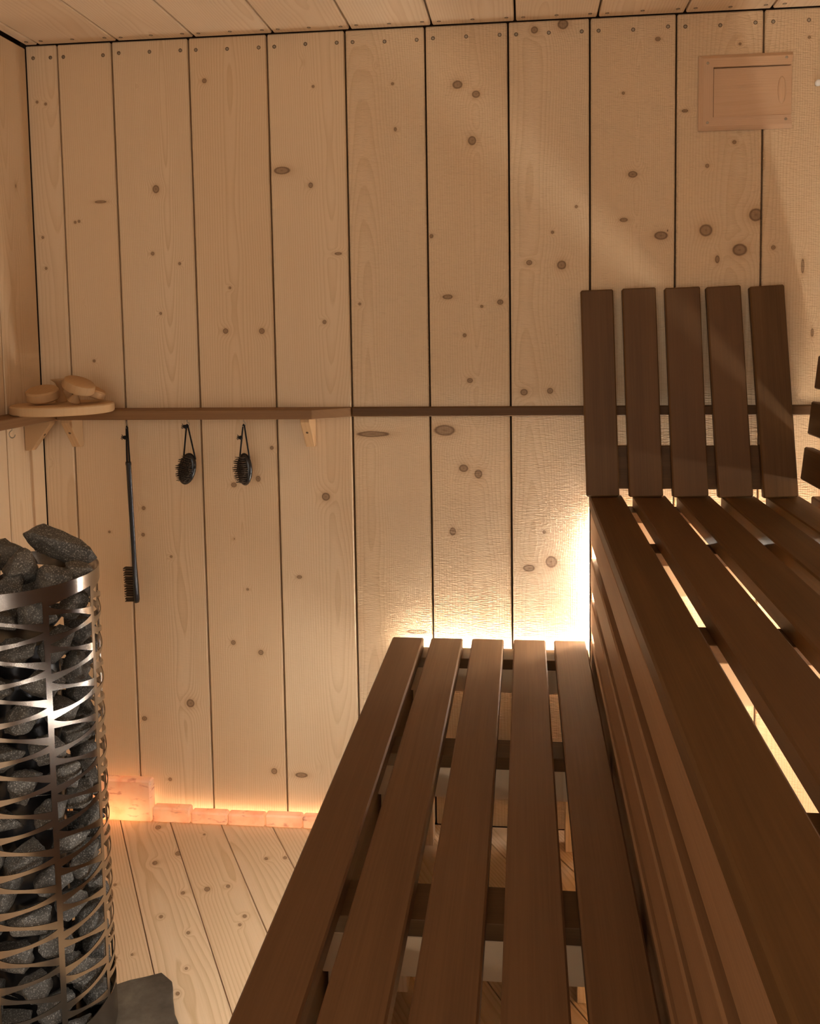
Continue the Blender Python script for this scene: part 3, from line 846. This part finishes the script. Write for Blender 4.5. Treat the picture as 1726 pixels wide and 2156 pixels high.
turned('wooden_spool', 'flared dark wooden spool standing at the back of the tray', [(0, 0), (.014, 0), (.012, .010), (.0065, .026), (.008, .038), (.013, .049), (.0225, .056), (.023, .058), (0, .058)], (c.x, -.075, ZT), (0, 0, 0))
c = px_on(163, 838, -.155)
turned('wooden_mushroom', 'tilted wooden mushroom resting on its small stem at the front', [(0, -.027), (.0165, -.027), (.0155, -.025), (.006, -.010), (.008, -.003), (.018, .001), (.036, .003), (.039, .008), (.037, .024), (.033, .027), (0, .029)],
       (c.x, -.155, ZT + .0325), (math.radians(6), math.radians(24), 0))
c = px_on(192, 838, -.10)
turned('wooden_puck', 'tilted wooden puck at the right, behind the mushroom', puck(.034, .022), (c.x - .004, -.098, ZT + .018), (math.radians(-6), math.radians(26), 0))

# ------------------------------------------------------------------ wall vent
v = empty('wall_vent', (.524, 0, 1.845)); tag(v, 'reddish square wooden vent frame with sliding hatch high on the back wall', 'vent')
vx0, vx1, vz0, vz1, fw, ft = -.108, .108, -.088, .088, .033, .012
def frame_piece(poly):
    # poly: outer edge lower, inner edge higher = moulded slope
    bm = bmesh.new()
    (a, b, c_, d_) = poly
    A = [bm.verts.new((p[0], y, p[1])) for p, y in ((a, -.0005), (b, -.0005), (c_, -.0005), (d_, -.0005))]
    B = [bm.verts.new((p[0], y, p[1])) for p, y in ((a, -.004), (b, -.004))]
    k = .30
    m1 = (a[0] + (d_[0] - a[0]) * k, a[1] + (d_[1] - a[1]) * k); m2 = (b[0] + (c_[0] - b[0]) * k, b[1] + (c_[1] - b[1]) * k)
    C_ = [bm.verts.new((p[0], -ft, p[1])) for p in (m1, m2)]
    D_ = [bm.verts.new((p[0], -ft, p[1])) for p in (d_, c_)]
    bm.faces.new((A[0], A[1], A[2], A[3])); bm.faces.new((A[0], A[1], B[1], B[0])); bm.faces.new((B[0], B[1], C_[1], C_[0]))
    bm.faces.new((C_[0], C_[1], D_[1], D_[0])); bm.faces.new((D_[0], D_[1], A[2], A[3]))
    bm.faces.new((A[0], B[0], C_[0], D_[0], A[3])); bm.faces.new((A[1], B[1], C_[1], D_[1], A[2]))
    bmesh.ops.recalc_face_normals(bm, faces=bm.faces)
    return mesh_from(bm, 'frame_rail')
O_ = [(vx0, vz0), (vx1, vz0), (vx1, vz1), (vx0, vz1)]
I_ = [(vx0 + fw, vz0 + fw - .003), (vx1 - .005, vz0 + fw - .003), (vx1 - .005, vz1 - fw + .003), (vx0 + fw, vz1 - fw + .003)]
def vent_part(name, me, horiz):
    o = new_obj(name, me, M_VENT, v)
    if horiz:   # grain along X
        me.transform(Matrix(((0, 0, -1, 0), (0, 1, 0, 0), (1, 0, 0, 0), (0, 0, 0, 1))))
        o.matrix_local = Matrix(((0, 0, 1, 0), (0, 1, 0, 0), (-1, 0, 0, 0), (0, 0, 0, 1)))
    return o
vent_part('frame_rail', frame_piece([O_[0], O_[1], I_[1], I_[0]]), True)
vent_part('frame_rail', frame_piece([O_[2], O_[3], I_[3], I_[2]]), True)
vent_part('frame_stile', frame_piece([O_[3], O_[0], I_[0], I_[3]]), False)
bm = box_bm(I_[0][0] + .0015, vx1 - .002, -.0085, -.001, I_[0][1] + .0003, I_[2][1] - .0025, .0008)
vent_part('hatch', mesh_from(bm, 'hatch'), True)
bm = bmesh.new(); bmesh.ops.create_uvsphere(bm, u_segments=20, v_segments=12, radius=1.0)
for w in bm.verts: w.co = Vector((w.co.x * .0095 + .083, w.co.y * .0035 - .0087, w.co.z * .032))
new_obj('finger_grip', mesh_from(bm, 'finger_grip', True), M_VENT, v)
for sx, sz in ((vx0 + .020, vz1 - .020), (vx0 + .020, vz0 + .018), (vx1 - .016, vz1 - .014), (vx1 - .016, vz0 + .020)):
    s_ = new_obj('screw', screw_head, M_SCREW, v); s_.location = (sx, -ft - .0002, sz); s_.rotation_euler.x = math.pi / 2
# small white peg at the right edge of the back wall
p = atY(1722, 175, -.012)
bm = lathe_bm([(0, 0), (.004, 0), (.0045, .008), (.0075, .012), (.008, .016), (.005, .019), (0, .0195)], 16)
o = new_obj('wall_peg', mesh_from(bm, 'wall_peg', True), M_WHITE); o.location = (p.x, -.0003, p.z); o.rotation_euler = (math.radians(90), 0, 0)
tag(o, 'small white peg on the back wall right of the vent', 'peg')
